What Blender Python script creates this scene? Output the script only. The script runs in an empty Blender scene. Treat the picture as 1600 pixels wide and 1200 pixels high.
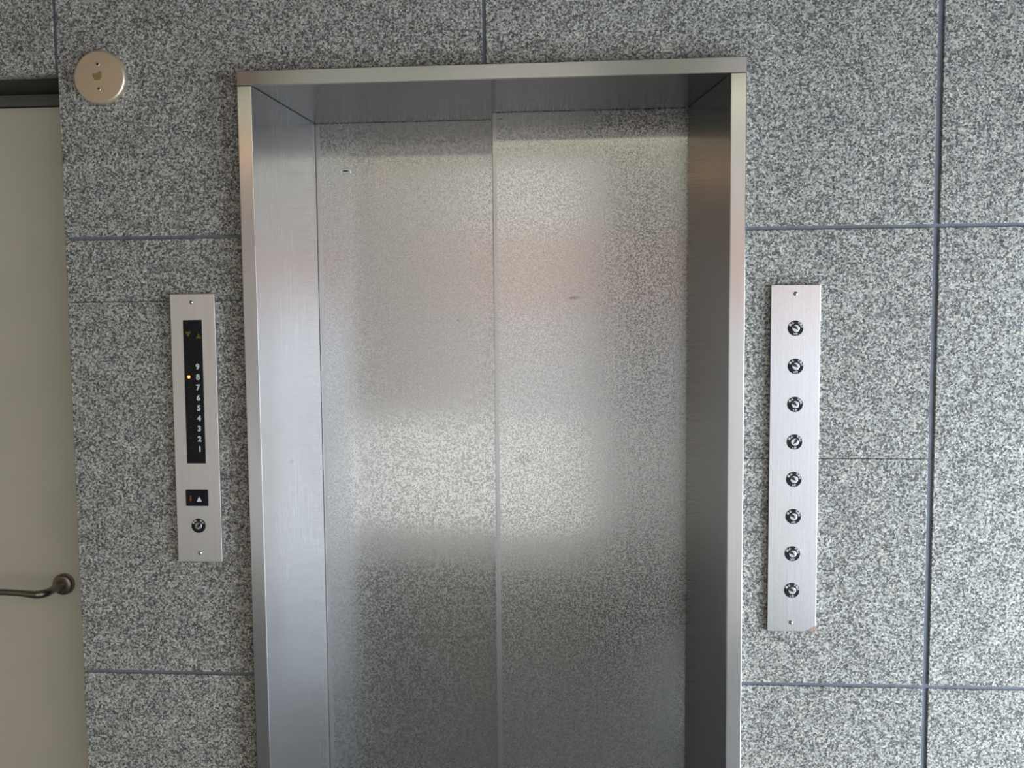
import bpy, bmesh, math, random
from mathutils import Vector, Matrix
random.seed(7)
S = bpy.context.scene
C = S.collection
PI = math.pi

# ------------------------------------------------------------------ camera
cam = bpy.data.cameras.new('camera')
cam.sensor_width = 36.0
cam.lens = 32.7526
cam.clip_start = 0.02
co = bpy.data.objects.new('camera', cam)
C.objects.link(co)
co.matrix_world = Matrix(((0.997431, 0.003553, 0.071548, 0.1508),
                          (0.071096, 0.073273, -0.994775, -1.5921),
                          (-0.008777, 0.997306, 0.072832, 1.708),
                          (0, 0, 0, 1)))
S.camera = co

# ------------------------------------------------------------------ sky, exposure
w = bpy.data.worlds.new('overcast_sky')
S.world = w
w.use_nodes = True
wn = w.node_tree.nodes
wn['Background'].inputs['Color'].default_value = (1.0, 0.975, 0.92, 1)
wn['Background'].inputs['Strength'].default_value = 0.9
S.view_settings.view_transform = 'Standard'
S.view_settings.look = 'None'
S.view_settings.gamma = 1
S.view_settings.use_curve_mapping = False
S.view_settings.exposure = 0.50
S.cycles.max_bounces = 8
S.cycles.diffuse_bounces = 4
S.cycles.glossy_bounces = 5
S.cycles.sample_clamp_indirect = 6
S.cycles.use_denoising = True

sun = bpy.data.lights.new('sun', 'SUN')
sun.energy = 3.7; sun.angle = math.radians(2); sun.color = (1.0, 0.97, 0.93)
so = bpy.data.objects.new('sun', sun); C.objects.link(so)
so.rotation_euler = (math.radians(-20), 0, math.radians(10))   # from behind the building, onto the far side of the street

def area_light(name, loc, rot, sx, sy, power, col, portal=False):
    l = bpy.data.lights.new(name, 'AREA')
    l.shape = 'RECTANGLE'; l.size = sx; l.size_y = sy
    l.energy = power; l.color = col
    l.cycles.is_portal = portal
    o = bpy.data.objects.new(name, l); C.objects.link(o)
    o.location = loc; o.rotation_euler = rot
    return o

# ------------------------------------------------------------------ helpers
def tag(o, label=None, cat=None, group=None, kind=None):
    if label: o['label'] = label
    if cat: o['category'] = cat
    if group: o['group'] = group
    if kind: o['kind'] = kind
    return o

def empty(name, loc, label=None, cat=None, group=None, kind=None):
    o = bpy.data.objects.new(name, None)
    o.empty_display_size = 0.05
    C.objects.link(o); o.location = loc
    return tag(o, label, cat, group, kind)

def obj(name, bm, mat, parent=None, smooth=False, bevel=0.0, seg=2):
    """bm is in world coordinates; the object keeps them whatever its parent."""
    bmesh.ops.recalc_face_normals(bm, faces=bm.faces[:])
    me = bpy.data.meshes.new(name)
    bm.to_mesh(me); bm.free()
    mats = mat if isinstance(mat, (list, tuple)) else [mat]
    for m in mats: me.materials.append(m)
    if smooth:
        for p in me.polygons: p.use_smooth = True
    o = bpy.data.objects.new(name, me)
    C.objects.link(o)
    if parent is not None:
        off = Vector(parent.location)
        q = parent.parent
        while q is not None:
            off += Vector(q.location); q = q.parent
        me.transform(Matrix.Translation(-off))
        o.parent = parent
    if bevel > 0:
        b = o.modifiers.new('bevel', 'BEVEL'); b.width = bevel; b.segments = seg
        b.limit_method = 'ANGLE'; b.angle_limit = math.radians(40)
        b.harden_normals = False
    return o

def box(bm, x0, x1, y0, y1, z0, z1):
    r = bmesh.ops.create_cube(bm, size=1)
    bmesh.ops.scale(bm, vec=(x1-x0, y1-y0, z1-z0), verts=r['verts'])
    bmesh.ops.translate(bm, vec=((x0+x1)/2, (y0+y1)/2, (z0+z1)/2), verts=r['verts'])
    return r['verts']

def prism_y(bm, pts, y0, y1):
    """polygon in x,z pushed from y0 to y1"""
    a = [bm.verts.new((x, y0, z)) for x, z in pts]
    b = [bm.verts.new((x, y1, z)) for x, z in pts]
    bm.faces.new(a); bm.faces.new(b[::-1])
    n = len(pts)
    for i in range(n):
        j = (i+1) % n
        bm.faces.new((a[i], b[i], b[j], a[j]))

def prism_z(bm, pts, z0, z1):
    a = [bm.verts.new((x, y, z0)) for x, y in pts]
    b = [bm.verts.new((x, y, z1)) for x, y in pts]
    bm.faces.new(a); bm.faces.new(b[::-1])
    n = len(pts)
    for i in range(n):
        j = (i+1) % n
        bm.faces.new((a[i], b[i], b[j], a[j]))

def lathe_y(bm, cx, cz, prof, n=48):
    """profile [(radius, y)...] turned round an axis along y"""
    rings = []
    for r, y in prof:
        if r < 1e-6:
            rings.append([bm.verts.new((cx, y, cz))])
        else:
            rings.append([bm.verts.new((cx+r*math.cos(2*PI*k/n), y, cz+r*math.sin(2*PI*k/n))) for k in range(n)])
    for A, B in zip(rings, rings[1:]):
        for k in range(n):
            l = (k+1) % n
            if len(A) == 1 and len(B) == 1: continue
            if len(A) == 1: bm.faces.new((A[0], B[k], B[l]))
            elif len(B) == 1: bm.faces.new((A[k], A[l], B[0]))
            else: bm.faces.new((A[k], A[l], B[l], B[k]))

def rot_pts(pts, a, cx, cz):
    c, s = math.cos(a), math.sin(a)
    return [(cx+x*c-z*s, cz+x*s+z*c) for x, z in pts]

def text_bm(txt, size, places, y, bold=0.0, depth=0.0003):
    """lettering as a mesh: places = [(char, x, z, turn)] or one string at one place"""
    bm = bmesh.new()
    for ch, x, z, a in places:
        cu = bpy.data.curves.new('lettering', 'FONT')
        cu.body = ch; cu.size = size; cu.align_x = 'CENTER'; cu.align_y = 'CENTER'
        cu.extrude = depth; cu.offset = bold; cu.resolution_u = 3
        to = bpy.data.objects.new('lettering', cu)
        C.objects.link(to)
        bpy.context.view_layer.update()
        me = bpy.data.meshes.new_from_object(to.evaluated_get(bpy.context.evaluated_depsgraph_get()))
        # centre the glyph on its own box
        if len(me.vertices):
            xs = [v.co.x for v in me.vertices]; ys = [v.co.y for v in me.vertices]
            me.transform(Matrix.Translation((-(min(xs)+max(xs))/2, -(min(ys)+max(ys))/2, 0)))
        M = Matrix.Translation((x, y, z)) @ Matrix.Rotation(-a, 4, 'Y') @ Matrix.Rotation(PI/2, 4, 'X')
        me.transform(M)
        bm.from_mesh(me)
        bpy.data.objects.remove(to); bpy.data.curves.remove(cu); bpy.data.meshes.remove(me)
    return bm

# ------------------------------------------------------------------ materials
class NT:
    def __init__(s, name):
        s.m = bpy.data.materials.new(name); s.m.use_nodes = True
        s.t = s.m.node_tree; s.b = s.t.nodes['Principled BSDF']
    def n(s, typ, **kw):
        q = s.t.nodes.new(typ)
        for k, v in kw.items():
            if k.startswith('i_'):
                q.inputs[k[2:].replace('_', ' ')].default_value = v
            else: setattr(q, k, v)
        return q
    def l(s, a, b): s.t.links.new(a, b)
    def math(s, op, a, b=None, c=None, clamp=False):
        q = s.n('ShaderNodeMath', operation=op, use_clamp=clamp)
        for i, v in enumerate((a, b, c)):
            if v is None: continue
            if isinstance(v, (int, float)): q.inputs[i].default_value = v
            else: s.l(v, q.inputs[i])
        return q.outputs[0]
    def ramp(s, fac, stops, interp='LINEAR'):
        q = s.n('ShaderNodeValToRGB'); cr = q.color_ramp; cr.interpolation = interp
        while len(cr.elements) > 1: cr.elements.remove(cr.elements[-1])
        cr.elements[0].position = stops[0][0]; cr.elements[0].color = (*stops[0][1], 1)
        for p, c in stops[1:]:
            e = cr.elements.new(p); e.color = (*c, 1)
        s.l(fac, q.inputs[0]); return q.outputs[0]
    def mix(s, fac, a, b, typ='RGBA', blend='MIX'):
        q = s.n('ShaderNodeMix', data_type=typ)
        if typ == 'RGBA': q.blend_type = blend; ia, ib, oo = 6, 7, 2
        else: ia, ib, oo = 2, 3, 0
        for i, v in ((0, fac), (ia, a), (ib, b)):
            if isinstance(v, (int, float)): q.inputs[i].default_value = v
            elif isinstance(v, tuple): q.inputs[i].default_value = (*v, 1)
            else: s.l(v, q.inputs[i])
        return q.outputs[oo]

def plain(name, col, rough=0.5, metal=0.0, spec=0.5, emit=None, es=0.0, noise=0.0, nscale=40):
    t = NT(name)
    t.b.inputs['Base Color'].default_value = (*col, 1)
    t.b.inputs['Roughness'].default_value = rough
    t.b.inputs['Metallic'].default_value = metal
    t.b.inputs['Specular IOR Level'].default_value = spec
    if emit:
        t.b.inputs['Emission Color'].default_value = (*emit, 1)
        t.b.inputs['Emission Strength'].default_value = es
    if noise > 0:
        tc = t.n('ShaderNodeTexCoord')
        nz = t.n('ShaderNodeTexNoise', i_Scale=nscale, i_Detail=4.0)
        t.l(tc.outputs['Object'], nz.inputs['Vector'])
        c = t.ramp(nz.outputs['Fac'], [(0.3, tuple(v*(1-noise) for v in col)), (0.7, tuple(min(1, v*(1+noise)) for v in col))])
        t.l(c, t.b.inputs['Base Color'])
    return t.m

def granite(name, gain=1.0):
    t = NT(name)
    geo = t.n('ShaderNodeNewGeometry')
    pos = geo.outputs['Position']
    # wobble the lookup so the grains are ragged
    wob = t.n('ShaderNodeTexNoise', i_Scale=420.0, i_Detail=2.0)
    t.l(pos, wob.inputs['Vector'])
    wv = t.n('ShaderNodeVectorMath', operation='MULTIPLY_ADD')
    t.l(wob.outputs['Color'], wv.inputs[0]); wv.inputs[1].default_value = (0.0045,)*3
    t.l(pos, wv.inputs[2])
    v1 = t.n('ShaderNodeTexVoronoi', i_Scale=390.0)
    t.l(wv.outputs[0], v1.inputs['Vector'])
    s1 = t.n('ShaderNodeSeparateColor'); t.l(v1.outputs['Color'], s1.inputs[0])
    v2 = t.n('ShaderNodeTexVoronoi', i_Scale=740.0)
    t.l(wv.outputs[0], v2.inputs['Vector'])
    s2 = t.n('ShaderNodeSeparateColor'); t.l(v2.outputs['Color'], s2.inputs[0])
    g = gain
    grains = t.ramp(s1.outputs[0], [(0.0, (0.022*g, 0.022*g, 0.027*g)), (0.20, (0.045*g, 0.045*g, 0.048*g)),
                                    (0.36, (0.15*g, 0.15*g, 0.145*g)), (0.60, (0.36*g, 0.355*g, 0.335*g)),
                                    (0.85, (0.55*g, 0.54*g, 0.51*g)), (1.0, (0.72*g, 0.71*g, 0.675*g))])
    fine = t.ramp(s2.outputs[1], [(0.0, (0.05*g, 0.05*g, 0.055*g)), (0.3, (0.20*g, 0.20*g, 0.20*g)), (1.0, (0.60*g, 0.595*g, 0.57*g))])
    c = t.mix(0.22, grains, fine)
    # tint of some crystals: feldspar warm, quartz bluish
    tint = t.ramp(s1.outputs[2], [(0.0, (0.94, 0.96, 1.01)), (0.55, (1.0, 1.0, 0.96)), (1.0, (1.05, 1.0, 0.88))])
    c = t.mix(1.0, c, tint, blend='MULTIPLY')
    big = t.n('ShaderNodeTexNoise', i_Scale=22.0, i_Detail=5.0, i_Roughness=0.65)
    t.l(pos, big.inputs['Vector'])
    bg = t.ramp(big.outputs['Fac'], [(0.28, (0.80, 0.80, 0.80)), (0.72, (1.16, 1.16, 1.15))])
    c = t.mix(1.0, c, bg, blend='MULTIPLY')
    t.l(c, t.b.inputs['Base Color'])
    t.b.inputs['Roughness'].default_value = 0.72
    t.b.inputs['Specular IOR Level'].default_value = 0.35
    nz = t.n('ShaderNodeTexNoise', i_Scale=260.0, i_Detail=5.0)
    t.l(pos, nz.inputs['Vector'])
    bp = t.n('ShaderNodeBump', i_Strength=0.55, i_Distance=0.0016)
    t.l(nz.outputs['Fac'], bp.inputs['Height'])
    t.l(bp.outputs[0], t.b.inputs['Normal'])
    return t.m

def steel(name, blur=(1, 0, 0), grain=(500, 500, 6), rough=0.24, aniso=0.85, col=(0.62, 0.62, 0.63), etched=False, marks=(), edge=1.0):
    """brushed stainless steel: blur is the world direction across the brush lines"""
    t = NT(name)
    geo = t.n('ShaderNodeNewGeometry'); pos = geo.outputs['Position']
    mp = t.n('ShaderNodeVectorMath', operation='MULTIPLY')
    t.l(pos, mp.inputs[0]); mp.inputs[1].default_value = grain
    hz = t.n('ShaderNodeTexNoise', i_Scale=1.0, i_Detail=3.0, i_Roughness=0.7)
    t.l(mp.outputs[0], hz.inputs['Vector'])
    hair = hz.outputs['Fac']
    base = t.ramp(hair, [(0.25, tuple(v*0.93 for v in col)), (0.75, tuple(min(1, v*1.06) for v in col))])
    # finger grease and cleaning haze
    sm = t.n('ShaderNodeTexNoise', i_Scale=5.0, i_Detail=6.0, i_Roughness=0.6)
    t.l(pos, sm.inputs['Vector'])
    rg = t.math('MULTIPLY_ADD', sm.outputs['Fac'], 0.05, rough-0.025)
    rg = t.math('MULTIPLY_ADD', hair, 0.06, t.math('ADD', rg, -0.03))
    t.b.inputs['Metallic'].default_value = 1.0
    t.b.inputs['Anisotropic'].default_value = aniso
    t.b.inputs['Specular Tint'].default_value = (edge, edge, edge, 1)
    tg = t.n('ShaderNodeCombineXYZ')
    for i in range(3): tg.inputs[i].default_value = blur[i]
    t.l(tg.outputs[0], t.b.inputs['Tangent'])
    colour = base
    if etched:
        # chemically etched mottle: ragged worm-like islands left in the satin ground
        nz = t.n('ShaderNodeTexNoise', i_Scale=285.0, i_Detail=1.5, i_Roughness=0.5, i_Distortion=0.9)
        t.l(pos, nz.inputs['Vector'])
        mask = t.ramp(nz.outputs['Fac'], [(0.47, (0, 0, 0)), (0.53, (1, 1, 1))])
        sx = t.n('ShaderNodeSeparateXYZ'); t.l(pos, sx.inputs[0])
        lo = t.math('GREATER_THAN', sx.outputs[0], etched[0])
        mk = t.math('MULTIPLY', mask, lo)
        rg = t.mix(mk, t.math('ADD', rg, 0.03), t.math('ADD', rg, -0.12), typ='FLOAT')
        colour = t.mix(mk, tuple(v*0.97 for v in col), tuple(min(1, v*1.04) for v in col))
        colour = t.mix(0.5, colour, base)
        an = t.mix(mk, 0.30, 0.80, typ='FLOAT')
        t.l(an, t.b.inputs['Anisotropic'])
    for (mx, mz, rx, rz, k, *ax) in marks:
        sx = t.n('ShaderNodeSeparateXYZ'); t.l(pos, sx.inputs[0])
        dx = t.math('DIVIDE', t.math('SUBTRACT', sx.outputs[ax[0] if ax else 0], mx), rx)
        dz = t.math('DIVIDE', t.math('SUBTRACT', sx.outputs[2], mz), rz)
        d = t.math('ADD', t.math('MULTIPLY', dx, dx), t.math('MULTIPLY', dz, dz))
        nn = t.n('ShaderNodeTexNoise', i_Scale=380.0, i_Detail=3.0); t.l(pos, nn.inputs['Vector'])
        d = t.math('ADD', d, t.math('MULTIPLY_ADD', nn.outputs['Fac'], 3.2, -1.4))
        f = t.math('SUBTRACT', 1.0, d, clamp=True)
        f = t.math('MULTIPLY', f, k)
        colour = t.mix(f, colour, (0.10, 0.09, 0.08))
        rg = t.math('ADD', rg, t.math('MULTIPLY', f, 0.2))
    t.l(colour, t.b.inputs['Base Color'])
    t.l(rg, t.b.inputs['Roughness'])
    return t.m

M_gran = granite('flamed_grey_granite')
M_seal = plain('joint_sealant', (0.16, 0.18, 0.22), 0.6, noise=0.15, nscale=60)
M_jambR = steel('brushed_steel_upright_shaded', (1, 0, 0), (700, 700, 5), 0.24, 0.88, (0.56, 0.545, 0.53), edge=0.7)  # copy of the upright steel, darkened to paint shade on the right jamb
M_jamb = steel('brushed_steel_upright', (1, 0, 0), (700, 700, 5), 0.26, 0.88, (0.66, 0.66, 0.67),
               marks=[(0.122, 1.437, 0.020, 0.005, 0.5, 1), (0.205, 1.305, 0.016, 0.004, 0.3, 1)])
M_head = steel('brushed_steel_lengthwise', (0, 0.7, 0.7), (5, 700, 700), 0.22, 0.85, (0.60, 0.60, 0.61))
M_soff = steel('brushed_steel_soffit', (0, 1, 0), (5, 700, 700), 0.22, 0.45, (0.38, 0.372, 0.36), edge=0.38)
M_doorR = steel('etched_steel_front_leaf', (1, 0, 0), (600, 600, 6), 0.26, 0.85, (0.59, 0.59, 0.585), etched=(-0.0065, 0),
                marks=[(0.143, 1.742, 0.016, 0.0035, 0.6), (0.040, 1.425, 0.020, 0.016, 0.22), (0.0, 2.088, 0.006, 0.002, 0.8)])
M_doorL = steel('etched_steel_rear_leaf', (1, 0, 0), (600, 600, 6), 0.26, 0.85, (0.57, 0.57, 0.565), etched=(-0.372, 0),
                marks=[(-0.095, 1.70, 0.004, 0.003, 0.5)])
M_plateL = steel('brightened_steel_faceplate', (1, 0, 0), (900, 900, 6), 0.35, 0.6, (0.84, 0.83, 0.82))  # copy of the faceplate steel, colour raised to paint in brighter light
M_plate = steel('brushed_steel_faceplate', (1, 0, 0), (900, 900, 6), 0.27, 0.75, (0.59, 0.595, 0.61))
M_screw = plain('polished_screw', (0.70, 0.70, 0.70), 0.18, 1.0)
M_dark = plain('dark_recess', (0.012, 0.012, 0.012), 0.6)
M_black = plain('smoked_acrylic', (0.010, 0.011, 0.013), 0.16, 0, 0.5)
M_blackp = plain('black_plastic', (0.010, 0.011, 0.015), 0.6, 0, 0.2)
M_white = plain('white_print', (0.62, 0.64, 0.64), 0.5)
M_whiteb = plain('white_print_bright', (0.80, 0.80, 0.82), 0.5)
M_amber = plain('unlit_amber_lens', (0.125, 0.085, 0.018), 0.4)
M_orange = plain('unlit_orange_lens', (0.20, 0.055, 0.015), 0.4)
M_redoff = plain('unlit_red_lens', (0.10, 0.022, 0.018), 0.4)
M_led = plain('lit_orange_led', (1.0, 0.3, 0.05), 0.4, emit=(1.0, 0.13, 0.01), es=2.6)
M_ledc = plain('lit_led_core', (1.0, 0.6, 0.3), 0.4, emit=(1.0, 0.50, 0.16), es=5.0)
M_silver = plain('satin_lock_metal', (0.60, 0.62, 0.64), 0.38, 1.0)
M_cover = plain('champagne_metal', (0.92, 0.81, 0.64), 0.36, 0.9, noise=0.03, nscale=30)
M_glue = plain('old_adhesive', (0.27, 0.18, 0.07), 0.6, noise=0.2, nscale=200)
M_rust = plain('rusty_mortar', (0.36, 0.24, 0.19), 0.85, noise=0.35, nscale=300)
M_cream = plain('cream_door_paint', (0.76, 0.735, 0.63), 0.34, noise=0.03, nscale=6)
M_headshade = plain('painted_head_shade', (0.022, 0.022, 0.020), 0.6)  # near-black colour standing in for shade on the stone underside
M_dframe = plain('grey_door_frame_paint', (0.17, 0.175, 0.16), 0.45)
M_handle = plain('worn_bronze_metal', (0.30, 0.27, 0.235), 0.33, 1.0)
M_floor = plain('dark_stone_floor', (0.11, 0.11, 0.108), 0.5, noise=0.25, nscale=30)
M_ceil = plain('grey_ceiling_paint', (0.14, 0.14, 0.14), 0.8)
M_wood = plain('brown_wood_panel', (0.22, 0.11, 0.055), 0.5, noise=0.2, nscale=12)
M_left = plain('cream_plaster', (0.45, 0.38, 0.29), 0.8, noise=0.1, nscale=10)
M_col = plain('grey_column_paint', (0.08, 0.075, 0.06), 0.6)
M_dwall = plain('dim_plaster', (0.12, 0.105, 0.09), 0.8, noise=0.1, nscale=10)
M_pave = plain('pale_pavement', (0.45, 0.46, 0.48), 0.85, noise=0.12, nscale=3)
M_tile = plain('pink_brick_tile', (0.56, 0.42, 0.38), 0.7, noise=0.12, nscale=3)
M_tile2 = plain('light_pink_tile', (0.82, 0.60, 0.55), 0.7, noise=0.06, nscale=3)
M_pale2 = plain('white_render', (0.86, 0.86, 0.84), 0.8)
M_pale = plain('pale_render', (0.62, 0.63, 0.62), 0.8, noise=0.05, nscale=2)
M_midgrey = plain('light_grey_render', (0.52, 0.53, 0.56), 0.8, noise=0.1, nscale=2)
M_fargrey = plain('grey_render', (0.30, 0.29, 0.28), 0.8, noise=0.1, nscale=2)
M_shop = plain('white_shutter', (0.84, 0.88, 0.96), 0.6)
M_glassd = plain('dark_window_glass', (0.05, 0.06, 0.06), 0.1)
M_alu = plain('aluminium_mullion', (0.35, 0.35, 0.36), 0.4, 1.0)
M_tube = plain('fluorescent_diffuser', (0.9, 0.9, 0.85), 0.5, emit=(1.0, 0.99, 0.66), es=2.9)
M_lamp = plain('warm_lamp_glass', (0.9, 0.8, 0.6), 0.5, emit=(1.0, 0.58, 0.26), es=8.0)
M_fix = plain('white_fitting', (0.6, 0.6, 0.6), 0.5)

# ------------------------------------------------------------------ the granite wall
TOP = 2.75
xT = -0.0058
FL, FR, FT = -0.4249, 0.4257, 2.1256
HU, HL, G = 1.85, 1.0707, 0.003
DX = -0.7493           # stone edge beside the cream door
DZ = 2.134             # underside of the stone over the cream door
JX0, JX1 = 0.7337, 0.7432
sl = bmesh.new()
def slab(pts):
    prism_y(sl, pts, 0.0, 0.030)
def rect(x0, x1, z0, z1): return [(x0, z0), (x1, z0), (x1, z1), (x0, z1)]
slab([(DX, HU+G), (FL, HU+G), (FL, FT), (xT-G, FT), (xT-G, TOP), (DX, TOP)])
slab([(xT+G, FT), (FR, FT), (FR, HU+G), (JX0, HU+G), (JX0, TOP), (xT+G, TOP)])
# hairline splits beside the frame
slab(rect(DX, FL, HL+G, 1.7385)); slab(rect(DX, FL, 1.7395, HU-G))
slab(rect(FR, JX0, HL+G, 1.4628)); slab(rect(FR, JX0, 1.4638, HU-G))
slab(rect(DX, FL, 0.0, HL-G)); slab(rect(FR, JX0, 0.0, HL-G))
for a, b in ((0.0, HL-G), (HL+G, HU-G), (HU+G, TOP)):
    slab(rect(JX1, 1.52, a, b)); slab(rect(1.526, 2.30, a, b)); slab(rect(2.306, 3.3, a, b))
    slab(rect(-3.0, -1.70, a, b))
slab(rect(-1.694, DX-0.0055, DZ, TOP))
o = obj('wall_front', sl, M_gran, bevel=0.0009, seg=1)
tag(o, kind='structure')
bk = bmesh.new()
box(bk, DX+0.004, FL-0.0005, 0.0044, 0.32, 0, TOP)
box(bk, FR+0.0005, 3.3, 0.0044, 0.32, 0, TOP)
box(bk, FL-0.0005, FR+0.0005, 0.0044, 0.32, FT+0.001, TOP)
box(bk, -3.0, -1.74, 0.0044, 0.32, 0, TOP)
box(bk, -1.74, DX+0.004, 0.0044, 0.32, DZ+0.001, TOP)
bo = obj('joint_sealant', bk, M_seal, o)

# ------------------------------------------------------------------ the cream door at the left
d1 = empty('door_1', (-1.25, 0.15, 0.0), kind='structure')
fm = bmesh.new()
box(fm, -1.70, DX+0.003, 0.138, 0.19, 2.1145, DZ)
box(fm, -0.79, DX+0.003, 0.138, 0.19, 0.0, 2.1145)
box(fm, -1.735, -1.69, 0.138, 0.19, 0.0, DZ)
obj('door_frame', fm, M_dframe, d1, bevel=0.001)
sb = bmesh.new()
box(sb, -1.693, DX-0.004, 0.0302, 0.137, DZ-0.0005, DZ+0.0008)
obj('head_shade_strip', sb, M_headshade, d1)  # strip of painted shade under the stone over the door
lf = bmesh.new()
box(lf, -1.688, -0.792, 0.150, 0.186, 0.012, 2.1125)
obj('door_leaf', lf, M_cream, d1, bevel=0.0015)
HX, HZ = -0.8655, 1.1875
dh = empty('door_handle', (0.3845, 0.0, HZ)); dh.parent = d1
rb = bmesh.new()
lathe_y(rb, HX, HZ, [(0, 0.138), (0.014, 0.138), (0.0185, 0.1392), (0.0205, 0.142), (0.0213, 0.146), (0.0213, 0.1502), (0, 0.1502)])
obj('rosette', rb, M_handle, dh, smooth=True)
# lever: neck comes out of the rosette, bends and sweeps left, thinning then widening again
def tube(bm, path, n=20):
    rings = []
    for i, (p, ra, rb_) in enumerate(path):
        p = Vector(p)
        a = Vector(path[max(0, i-1)][0]); b = Vector(path[min(len(path)-1, i+1)][0])
        d = (b-a).normalized()
        up = Vector((0, 0, 1)); s = d.cross(up).normalized(); u = s.cross(d).normalized()
        rings.append([bm.verts.new(p + s*ra*math.cos(2*PI*k/n) + u*rb_*math.sin(2*PI*k/n)) for k in range(n)])
    for A, B in zip(rings, rings[1:]):
        for k in range(n):
            bm.faces.new((A[k], A[(k+1) % n], B[(k+1) % n], B[k]))
    bm.faces.new(rings[0][::-1]); bm.faces.new(rings[-1])
lv = bmesh.new()
path = [((HX, 0.140, HZ), .0088, .0088), ((HX, 0.122, HZ), .0078, .0078), ((HX, 0.104, HZ), .0074, .0074),
        ((HX+0.000, 0.092, HZ), .0076, .0076), ((HX-0.003, 0.083, HZ), .0078, .0078), ((HX-0.009, 0.0775, HZ), .0078, .0078),
        ((HX-0.017, 0.0765, HZ), .0072, .0075), ((HX-0.032, 0.0775, HZ+0.0008), .0058, .0068), ((HX-0.055, 0.080, HZ+0.0018), .0052, .0062),
        ((HX-0.080, 0.083, HZ+0.002), .0050, .0062), ((HX-0.105, 0.086, HZ+0.001), .0050, .0066), ((HX-0.117, 0.088, HZ), .0042, .0056),
        ((HX-0.121, 0.0885, HZ), .002, .003)]
tube(lv, path)
obj('lever', lv, M_handle, dh, smooth=True)

# ------------------------------------------------------------------ elevator surround
BL, BLY = -0.3813, 0.300
BR_, BRY = 0.3599, 0.235
SM = -0.0157
FB = 2.100
YF = -0.020
fr = empty('elevator_door_frame', (0, 0, 0), 'brushed stainless steel surround of the elevator doorway set in granite wall', 'door frame')
j = bmesh.new()
prism_z(j, [(FL, YF), (-0.400, YF), (BL, BLY-0.004), (FL, BLY-0.004)], 0.0, FB)
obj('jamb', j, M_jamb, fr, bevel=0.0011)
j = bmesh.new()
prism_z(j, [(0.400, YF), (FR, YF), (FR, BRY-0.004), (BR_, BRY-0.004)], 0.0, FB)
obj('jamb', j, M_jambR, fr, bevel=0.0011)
h = bmesh.new()
box(h, FL, FR, YF, YF+0.004, FB+0.0002, FT-0.0003)
hd = obj('head', h, M_head, fr, bevel=0.0010)
h = bmesh.new()
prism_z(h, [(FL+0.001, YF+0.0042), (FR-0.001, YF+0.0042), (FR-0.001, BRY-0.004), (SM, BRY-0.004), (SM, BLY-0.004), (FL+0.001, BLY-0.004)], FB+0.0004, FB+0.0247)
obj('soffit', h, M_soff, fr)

dl = empty('elevator_door_panel', (-0.2, BLY, 0.0), 'left sliding steel elevator door leaf, set further back, with small keyhole near its top', 'elevator door', 'sliding steel elevator doors')
b = bmesh.new(); box(b, -0.415, SM+0.035, BLY, BLY+0.030, 0.008, 2.14)
obj('leaf', b, M_doorL, dl, bevel=0.001)
# keyhole escutcheon
KX, KZ = -0.3196, 2.004
def stadium(cx, cz, w_, h_, n=10):
    r = h_/2; pts = []
    for k in range(n+1):
        a = -PI/2 + PI*k/n; pts.append((cx+w_/2-r+r*math.cos(a), cz+r*math.sin(a)))
    for k in range(n+1):
        a = PI/2 + PI*k/n; pts.append((cx-w_/2+r+r*math.cos(a), cz+r*math.sin(a)))
    return pts
def ringpl(bm, outer, inner, y0, y1):
    A = [bm.verts.new((x, y0, z)) for x, z in outer]; B = [bm.verts.new((x, y0, z)) for x, z in inner]
    A2 = [bm.verts.new((x, y1, z)) for x, z in outer]; B2 = [bm.verts.new((x, y1, z)) for x, z in inner]
    n = len(A)
    for k in range(n):
        l = (k+1) % n
        bm.faces.new((A[k], A[l], B[l], B[k])); bm.faces.new((A2[k], A[k], A[l], A2[l])); bm.faces.new((B[k], B2[k], B2[l], B[l]))
b = bmesh.new()
ringpl(b, stadium(KX, KZ, 0.0215, 0.0135), stadium(KX, KZ, 0.0175, 0.0100), BLY-0.0022, BLY+0.0001)
kh = obj('keyhole_escutcheon', b, M_screw, dl, bevel=0.0006)
b = bmesh.new(); prism_y(b, stadium(KX, KZ, 0.0172, 0.0098), BLY-0.0008, BLY+0.0001)
obj('recess', b, M_silver, kh)
b = bmesh.new(); prism_y(b, stadium(KX-0.001, KZ+0.0005, 0.0115, 0.0032), BLY-0.0011, BLY)
obj('key_slot', b, M_dark, kh)

dr = empty('elevator_door_panel', (0.2, BRY, 0.0), 'right sliding steel elevator door leaf, nearer, overlapping the left leaf', 'elevator door', 'sliding steel elevator doors')
b = bmesh.new(); box(b, SM, 0.415, BRY, BRY+0.040, 0.008, 2.14)
obj('leaf', b, M_doorR, dr, bevel=0.0016, seg=3)
b = bmesh.new(); box(b, SM+0.004, SM+0.020, BRY+0.040, BLY-0.003, 0.012, 2.09)
obj('closing_edge', b, M_blackp, dr)
sill = bmesh.new(); box(sill, FL+0.03, FR-0.07, -0.02, 0.34, -0.004, 0.004)
tag(obj('trim_1', sill, M_alu), kind='structure')

# ------------------------------------------------------------------ faceplates and their fittings
YP = -0.0085
def screw(parent, x, z, r=0.0036, y=YP, ang=0.6):
    b = bmesh.new()
    lathe_y(b, x, z, [(0, y-0.0024), (r*0.45, y-0.0022), (r*0.8, y-0.0014), (r, y-0.0002), (r, y+0.0004), (0, y+0.0004)], 24)
    s = obj('screw', b, M_screw, parent, smooth=True)
    b = bmesh.new()
    for a in (ang, ang+PI/2):
        prism_y(b, rot_pts([(-r*.45, -r*.11), (r*.45, -r*.11), (r*.45, r*.11), (-r*.45, r*.11)], a, x, z), y-0.00255, y-0.0016)
    obj('cross_recess', b, M_dark, s)

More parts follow.
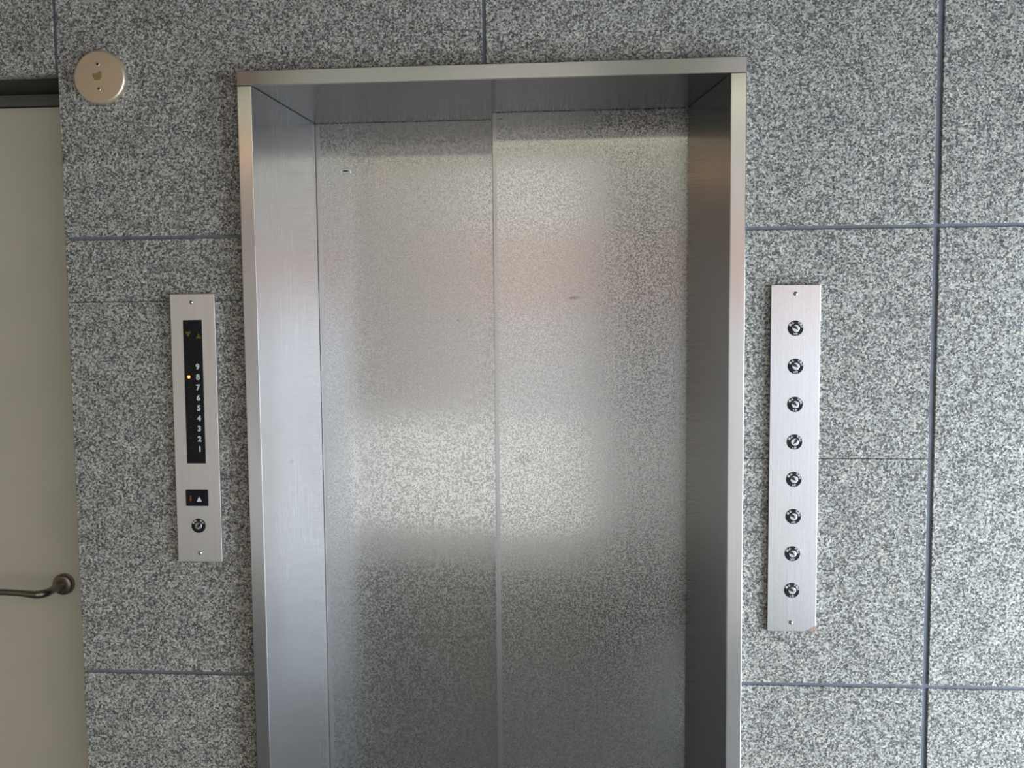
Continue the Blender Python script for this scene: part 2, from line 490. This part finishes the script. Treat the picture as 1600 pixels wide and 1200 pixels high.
def key_switch(parent, x, z, ang, bottom, left='停止', right='不停止', dim=False):
    R0 = 0.0128
    b = bmesh.new()
    lathe_y(b, x, z, [(0, YP-0.0014), (R0-0.0008, YP-0.0014), (R0, YP-0.0006), (R0, YP+0.0004), (0, YP+0.0004)], 40)
    k = obj('key_switch', b, M_blackp, parent)
    b = bmesh.new()
    r = 0.0064
    lathe_y(b, x, z, [(0, YP-0.0026), (r-0.0008, YP-0.0026), (r, YP-0.002), (r, YP-0.0012), (0, YP-0.0012)], 32)
    cy = obj('lock_cylinder', b, M_silver, k)
    b = bmesh.new()
    L = 0.0043
    pts = [(-L, -0.0002), (-L*0.2, -0.0017), (L*0.30, -0.0021), (L*0.55, -0.0016), (L*0.95, -0.0013), (L*1.0, 0.0006), (L*0.7, 0.0021), (L*0.25, 0.0020), (-L*0.2, 0.0009)]
    prism_y(b, rot_pts([(p[0]*1.2+0.0008, p[1]*1.25) for p in pts], ang, x, z), YP-0.0029, YP-0.0024)
    obj('key_slot', b, M_dark, k)
    q = 0.0103
    pl = []
    for ch, a in zip(left, (148, 120)):
        pl.append((ch, x+q*math.cos(math.radians(a)), z+q*math.sin(math.radians(a)), math.radians(a-90)))
    ar = (60, 38, 15) if len(right) == 3 else (60, 32)
    for ch, a in zip(right, ar):
        pl.append((ch, x+q*math.cos(math.radians(a)), z+q*math.sin(math.radians(a)), math.radians(a-90)))
    if bottom:
        pl.append((bottom, x-0.0026, z-0.0097, 0)); pl.append(('階', x+0.0018, z-0.0097, 0))
    t = text_bm('', 0.0044, pl, YP-0.0015, bold=0.00006, depth=0.0001)
    obj('lettering', t, M_white if dim else M_whiteb, k)
    return k

# --- left: floor indicator with call button
cp = empty('call_panel', (-0.5204, 0.0, 1.2772), 'narrow steel call panel with floor numbers and up button, left of the doors', 'control panel', 'steel wall panels beside the elevator')
b = bmesh.new()
prism_y(b, [(-0.5612, 1.2772), (-0.4806, 1.2776), (-0.4800, 1.7514), (-0.5598, 1.7508)], YP, -0.0002)
obj('faceplate', b, M_plateL, cp, bevel=0.0007)
screw(cp, -0.5217, 1.7365); screw(cp, -0.5211, 1.2932, ang=0.2)
b = bmesh.new(); prism_y(b, [(-0.5385, 1.4537), (-0.5045, 1.4537), (-0.5037, 1.7060), (-0.5375, 1.7056)], YP-0.0010, YP+0.0005)
fd = obj('floor_display', b, M_black, cp, bevel=0.0004)
YD = YP-0.0012
b = bmesh.new(); prism_y(b, [(-0.5286-.0052, 1.6809+.0048), (-0.5286, 1.6809-.0050), (-0.5286+.0052, 1.6809+.0048)], YD, YP-0.0008)
obj('down_arrow', b, M_amber, fd)
b = bmesh.new(); prism_y(b, [(-0.5100-.0050, 1.6779-.0044), (-0.5100+.0050, 1.6779-.0044), (-0.5100, 1.6779+.0046)], YD, YP-0.0008)
obj('up_arrow', b, M_amber, fd)
for nfl in range(9, 0, -1):
    z = 1.6243 - (9-nfl)*0.01811
    x = -0.5135 - (9-nfl)*0.0001
    t = text_bm('', 0.0132, [(str(nfl), x, z, 0)], YD, bold=0.00055, depth=0.0001)
    obj('floor_number', t, M_white, fd)
    if nfl == 8:
        b = bmesh.new(); lathe_y(b, -0.5300, z+0.0003, [(0, YD-0.0003), (0.0024, YD-0.0002), (0.0030, YD+0.0004), (0, YD+0.0004)], 24)
        tag(obj('indicator_lamp', b, M_led, fd), 'lit orange indicator beside number 8')
        b = bmesh.new(); lathe_y(b, -0.5297, z+0.0003, [(0, YD-0.0005), (0.0013, YD-0.0004), (0.0014, YD+0.0004), (0, YD+0.0004)], 16)
        obj('lamp_core', b, M_ledc, fd)
    else:
        b = bmesh.new()
        zz = z+0.0012
        prism_y(b, rect(-0.5312, -0.5280, zz-0.0006, zz+0.0006), YD+0.0001, YP-0.0008)
        obj('indicator_lamp', b, M_redoff, fd)
b = bmesh.new(); prism_y(b, rect(-0.5429, -0.5022, 1.3777, 1.4069), YP-0.0020, YP+0.0004)
cb = obj('call_button', b, M_blackp, cp, bevel=0.0012)
b = bmesh.new(); prism_y(b, rect(-0.5285, -0.5065, 1.3835, 1.4025), YP-0.0030, YP-0.0018)
obj('push_button', b, M_black, cb, bevel=0.0007)
b = bmesh.new(); prism_y(b, rect(-0.5350, -0.5322, 1.3868, 1.3965), YP-0.0026, YP-0.0018)
obj('indicator_lens', b, M_orange, cb)
b = bmesh.new(); prism_y(b, [(-0.5178-.0044, 1.3906-.0042), (-0.5178+.0044, 1.3906-.0042), (-0.5178, 1.3906+.0048)], YP-0.0033, YP-0.0029)
obj('up_arrow', b, M_whiteb, cb)
key_switch(cp, -0.5217, 1.3424, math.radians(40), None, '運転', '休止', dim=True)

# --- right: the eight key switches
kp = empty('key_switch_panel', (0.5111, 0.0, 1.1671), 'tall steel panel with a column of eight key switches, right of the doors', 'control panel', 'steel wall panels beside the elevator')
b = bmesh.new()
prism_y(b, [(0.4702, 1.1671), (0.5325, 1.1671), (0.5515, 1.1775), (0.5518, 1.7553), (0.4705, 1.7558)], YP, -0.0002)
obj('faceplate', b, M_plate, kp, bevel=0.0007)
b = bmesh.new()
prism_y(b, [(0.5345, 1.1672), (0.5420, 1.1655), (0.5520, 1.1648), (0.5550, 1.1690), (0.5540, 1.1745), (0.5518, 1.1768), (0.5440, 1.1728)], -0.0022, -0.0001)
tag(obj('rust_patch', b, M_rust, kp, bevel=0.0008), 'rusty chipped bottom corner')
screw(kp, 0.5104, 1.7407); screw(kp, 0.5097, 1.1828, ang=0.25)
for i, (x, z) in enumerate([(0.5111, 1.6835), (0.5119, 1.6201), (0.5118, 1.5561), (0.5118, 1.4927), (0.5116, 1.4292), (0.5114, 1.3658), (0.5108, 1.3020), (0.5106, 1.2386)]):
    key_switch(kp, x, z, math.radians(45 if i == 3 else 135), str(9-i))

# --- round blanking plate at the top left
CX, CZ = -0.6694, 2.1237
rp = empty('round_cover_plate', (CX, 0, CZ), 'round champagne metal cover plate with two screw holes high on the granite wall', 'cover plate')
b = bmesh.new()
lathe_y(b, CX, CZ, [(0, -0.0125), (0.0428, -0.0125), (0.0442, -0.0119), (0.0450, -0.0106), (0.0453, -0.009), (0.0453, -0.0001), (0, -0.0001)], 96)
pl = obj('plate', b, M_cover, rp)
for p in pl.data.polygons: p.use_smooth = abs(p.normal.y) < 0.999
for (x, z) in ((-0.6709, 2.1449), (-0.6703, 2.1035)):
    b = bmesh.new(); lathe_y(b, x, z, [(0, -0.0128), (0.0020, -0.0129), (0.0031, -0.0131), (0.0036, -0.0124), (0, -0.0123)], 20)
    s = obj('screw', b, M_cover, rp, smooth=True)
    b = bmesh.new(); lathe_y(b, x, z, [(0, -0.0132), (0.0021, -0.0132), (0.0021, -0.0124), (0, -0.0124)], 16)
    obj('screw_recess', b, M_dark, s)
b = bmesh.new()
pts = [(-.0085, .0035), (-.0030, .0038), (.0000, .0050), (.0030, .0062), (.0062, .0085), (.0075, .0060), (.0082, .0010), (.0078, -.0030), (.0040, -.0072), (-.0010, -.0080), (-.0060, -.0066), (-.0078, -.0020)]
prism_y(b, [(-0.6722+x, 2.1258+z) for x, z in pts], -0.01265, -0.0124)
tag(obj('adhesive_mark', b, M_glue, rp), 'brown glue patch')

# ------------------------------------------------------------------ the hall behind the camera (seen in the steel)
YB = -4.05
XR, XL = 3.3, -3.0
SX = 1.62
b = bmesh.new(); box(b, XL, 0.60, YB, 0.0, -0.12, 0.0); box(b, 0.60, XR, -1.62, 0.0, -0.12, 0.0); box(b, FL, FR, 0.0, 0.34, -0.12, -0.005); box(b, XL, FL-0.001, 0.0, 0.34, -0.12, -0.001); box(b, FR+0.001, XR, 0.0, 0.34, -0.12, -0.001)
tag(obj('floor', b, M_floor), kind='structure')
b = bmesh.new(); box(b, XL-0.1, 1.05, YB-0.16, 0.35, TOP, TOP+0.12); box(b, 1.05, XR+0.1, -2.1, 0.35, TOP, TOP+0.12)
tag(obj('ceiling', b, M_ceil), kind='structure')
b = bmesh.new(); box(b, XL-0.1, XL, YB, 0.35, 0, TOP)
tag(obj('wall_left', b, M_left), kind='structure')
b = bmesh.new()
box(b, SX, XR+0.1, -0.16, -0.002, 0, TOP); box(b, SX, SX+0.1, -1.40, -0.16, 1.95, TOP)
box(b, SX, SX+0.1, -1.6, -1.40, 0, TOP)
tag(obj('wall_right', b, M_gran), kind='structure')
b = bmesh.new(); box(b, XL, -1.62, YB-0.15, YB, 0, TOP)
tag(obj('wall_back', b, M_left), kind='structure')
b = bmesh.new(); box(b, 0.258, 0.86, -3.7, -3.0, 0, TOP)
tag(obj('trim_9', b, M_col), kind='structure')
b = bmesh.new(); box(b, XL+0.02, -1.64, YB+0.001, YB+0.05, 2.20, 2.66)
tag(obj('trim_2', b, M_wood), kind='structure')
for i, x in enumerate((-1.57,)):
    b = bmesh.new(); box(b, x-0.04, x+0.04, YB-0.10, YB-0.02, 0, TOP)
    tag(obj('trim_%d' % (3+i), b, M_alu), kind='structure')

def batten(x, y, L, W, label):
    r = empty('ceiling_light', (x, y, TOP), label, 'ceiling light', 'ceiling lights of the hall')
    b = bmesh.new(); box(b, x-L/2-0.02, x+L/2+0.02, y-W/2-0.02, y+W/2+0.02, TOP-0.03, TOP-0.0005)
    obj('housing', b, M_fix, r, bevel=0.003)
    b = bmesh.new(); box(b, x-L/2, x+L/2, y-W/2, y+W/2, TOP-0.05, TOP-0.03)
    obj('diffuser', b, M_tube, r, bevel=0.004)
batten(-0.22, -2.86, 2.2, 0.16, 'long fluorescent ceiling light of the elevator hall, behind the viewer')
r = empty('ceiling_lamp', (-2.1, -3.9, TOP), 'round warm ceiling lamp in the far corner of the hall, behind the viewer', 'ceiling light')
b = bmesh.new()
bmesh.ops.create_cone(b, cap_ends=True, segments=40, radius1=0.13, radius2=0.15, depth=0.07, matrix=Matrix.Translation((-2.1, -3.9, TOP-0.037)))
obj('lamp_shade', b, M_lamp, r)

b = bmesh.new(); box(b, XL, XR, 0.345, 0.40, 0, TOP)
tag(obj('wall_leak_block', b, M_dwall), kind='structure')  # unseen backing, added to stop sky light leaking in behind the doors

# the street outside
b = bmesh.new(); box(b, -16, 18, -14.2, YB-0.02, -0.14, -0.02); box(b, 0.601, 18, YB-0.02, -1.621, -0.14, -0.02); box(b, XR+0.001, 18, -1.621, 1.0, -0.14, -0.02)
tag(obj('floor_street', b, M_pave), kind='structure')
for nm, x0, x1, z0, z1, mt in (('wall_opposite_shutter', 1.0, 18, 0.0, 1.75, M_shop), ('wall_opposite_base', -1.7, 1.0, 0.0, 1.75, M_midgrey),
                             ('wall_opposite_brick', -1.7, 1.0, 1.75, 3.15, M_tile), ('wall_opposite_upper', -1.7, 1.0, 3.15, 7.5, M_pale),
                             ('wall_opposite_tile', 1.0, 18, 1.75, 3.15, M_tile2), ('wall_opposite_white', 1.0, 18, 3.15, 7.5, M_pale2),
                             ('wall_opposite_grey', -16, -1.7, 0.0, 7.0, M_fargrey)):
    b = bmesh.new(); box(b, x0, x1, -14.2, -14.0, z0, z1)
    tag(obj(nm, b, mt), kind='structure')

area_light('added_side_daylight', (SX+0.12, -0.76, 0.92), (0, PI/2, 0), 1.8, 1.15, 46, (0.74, 0.87, 1.0))  # added area lamp that boosts the daylight from the right
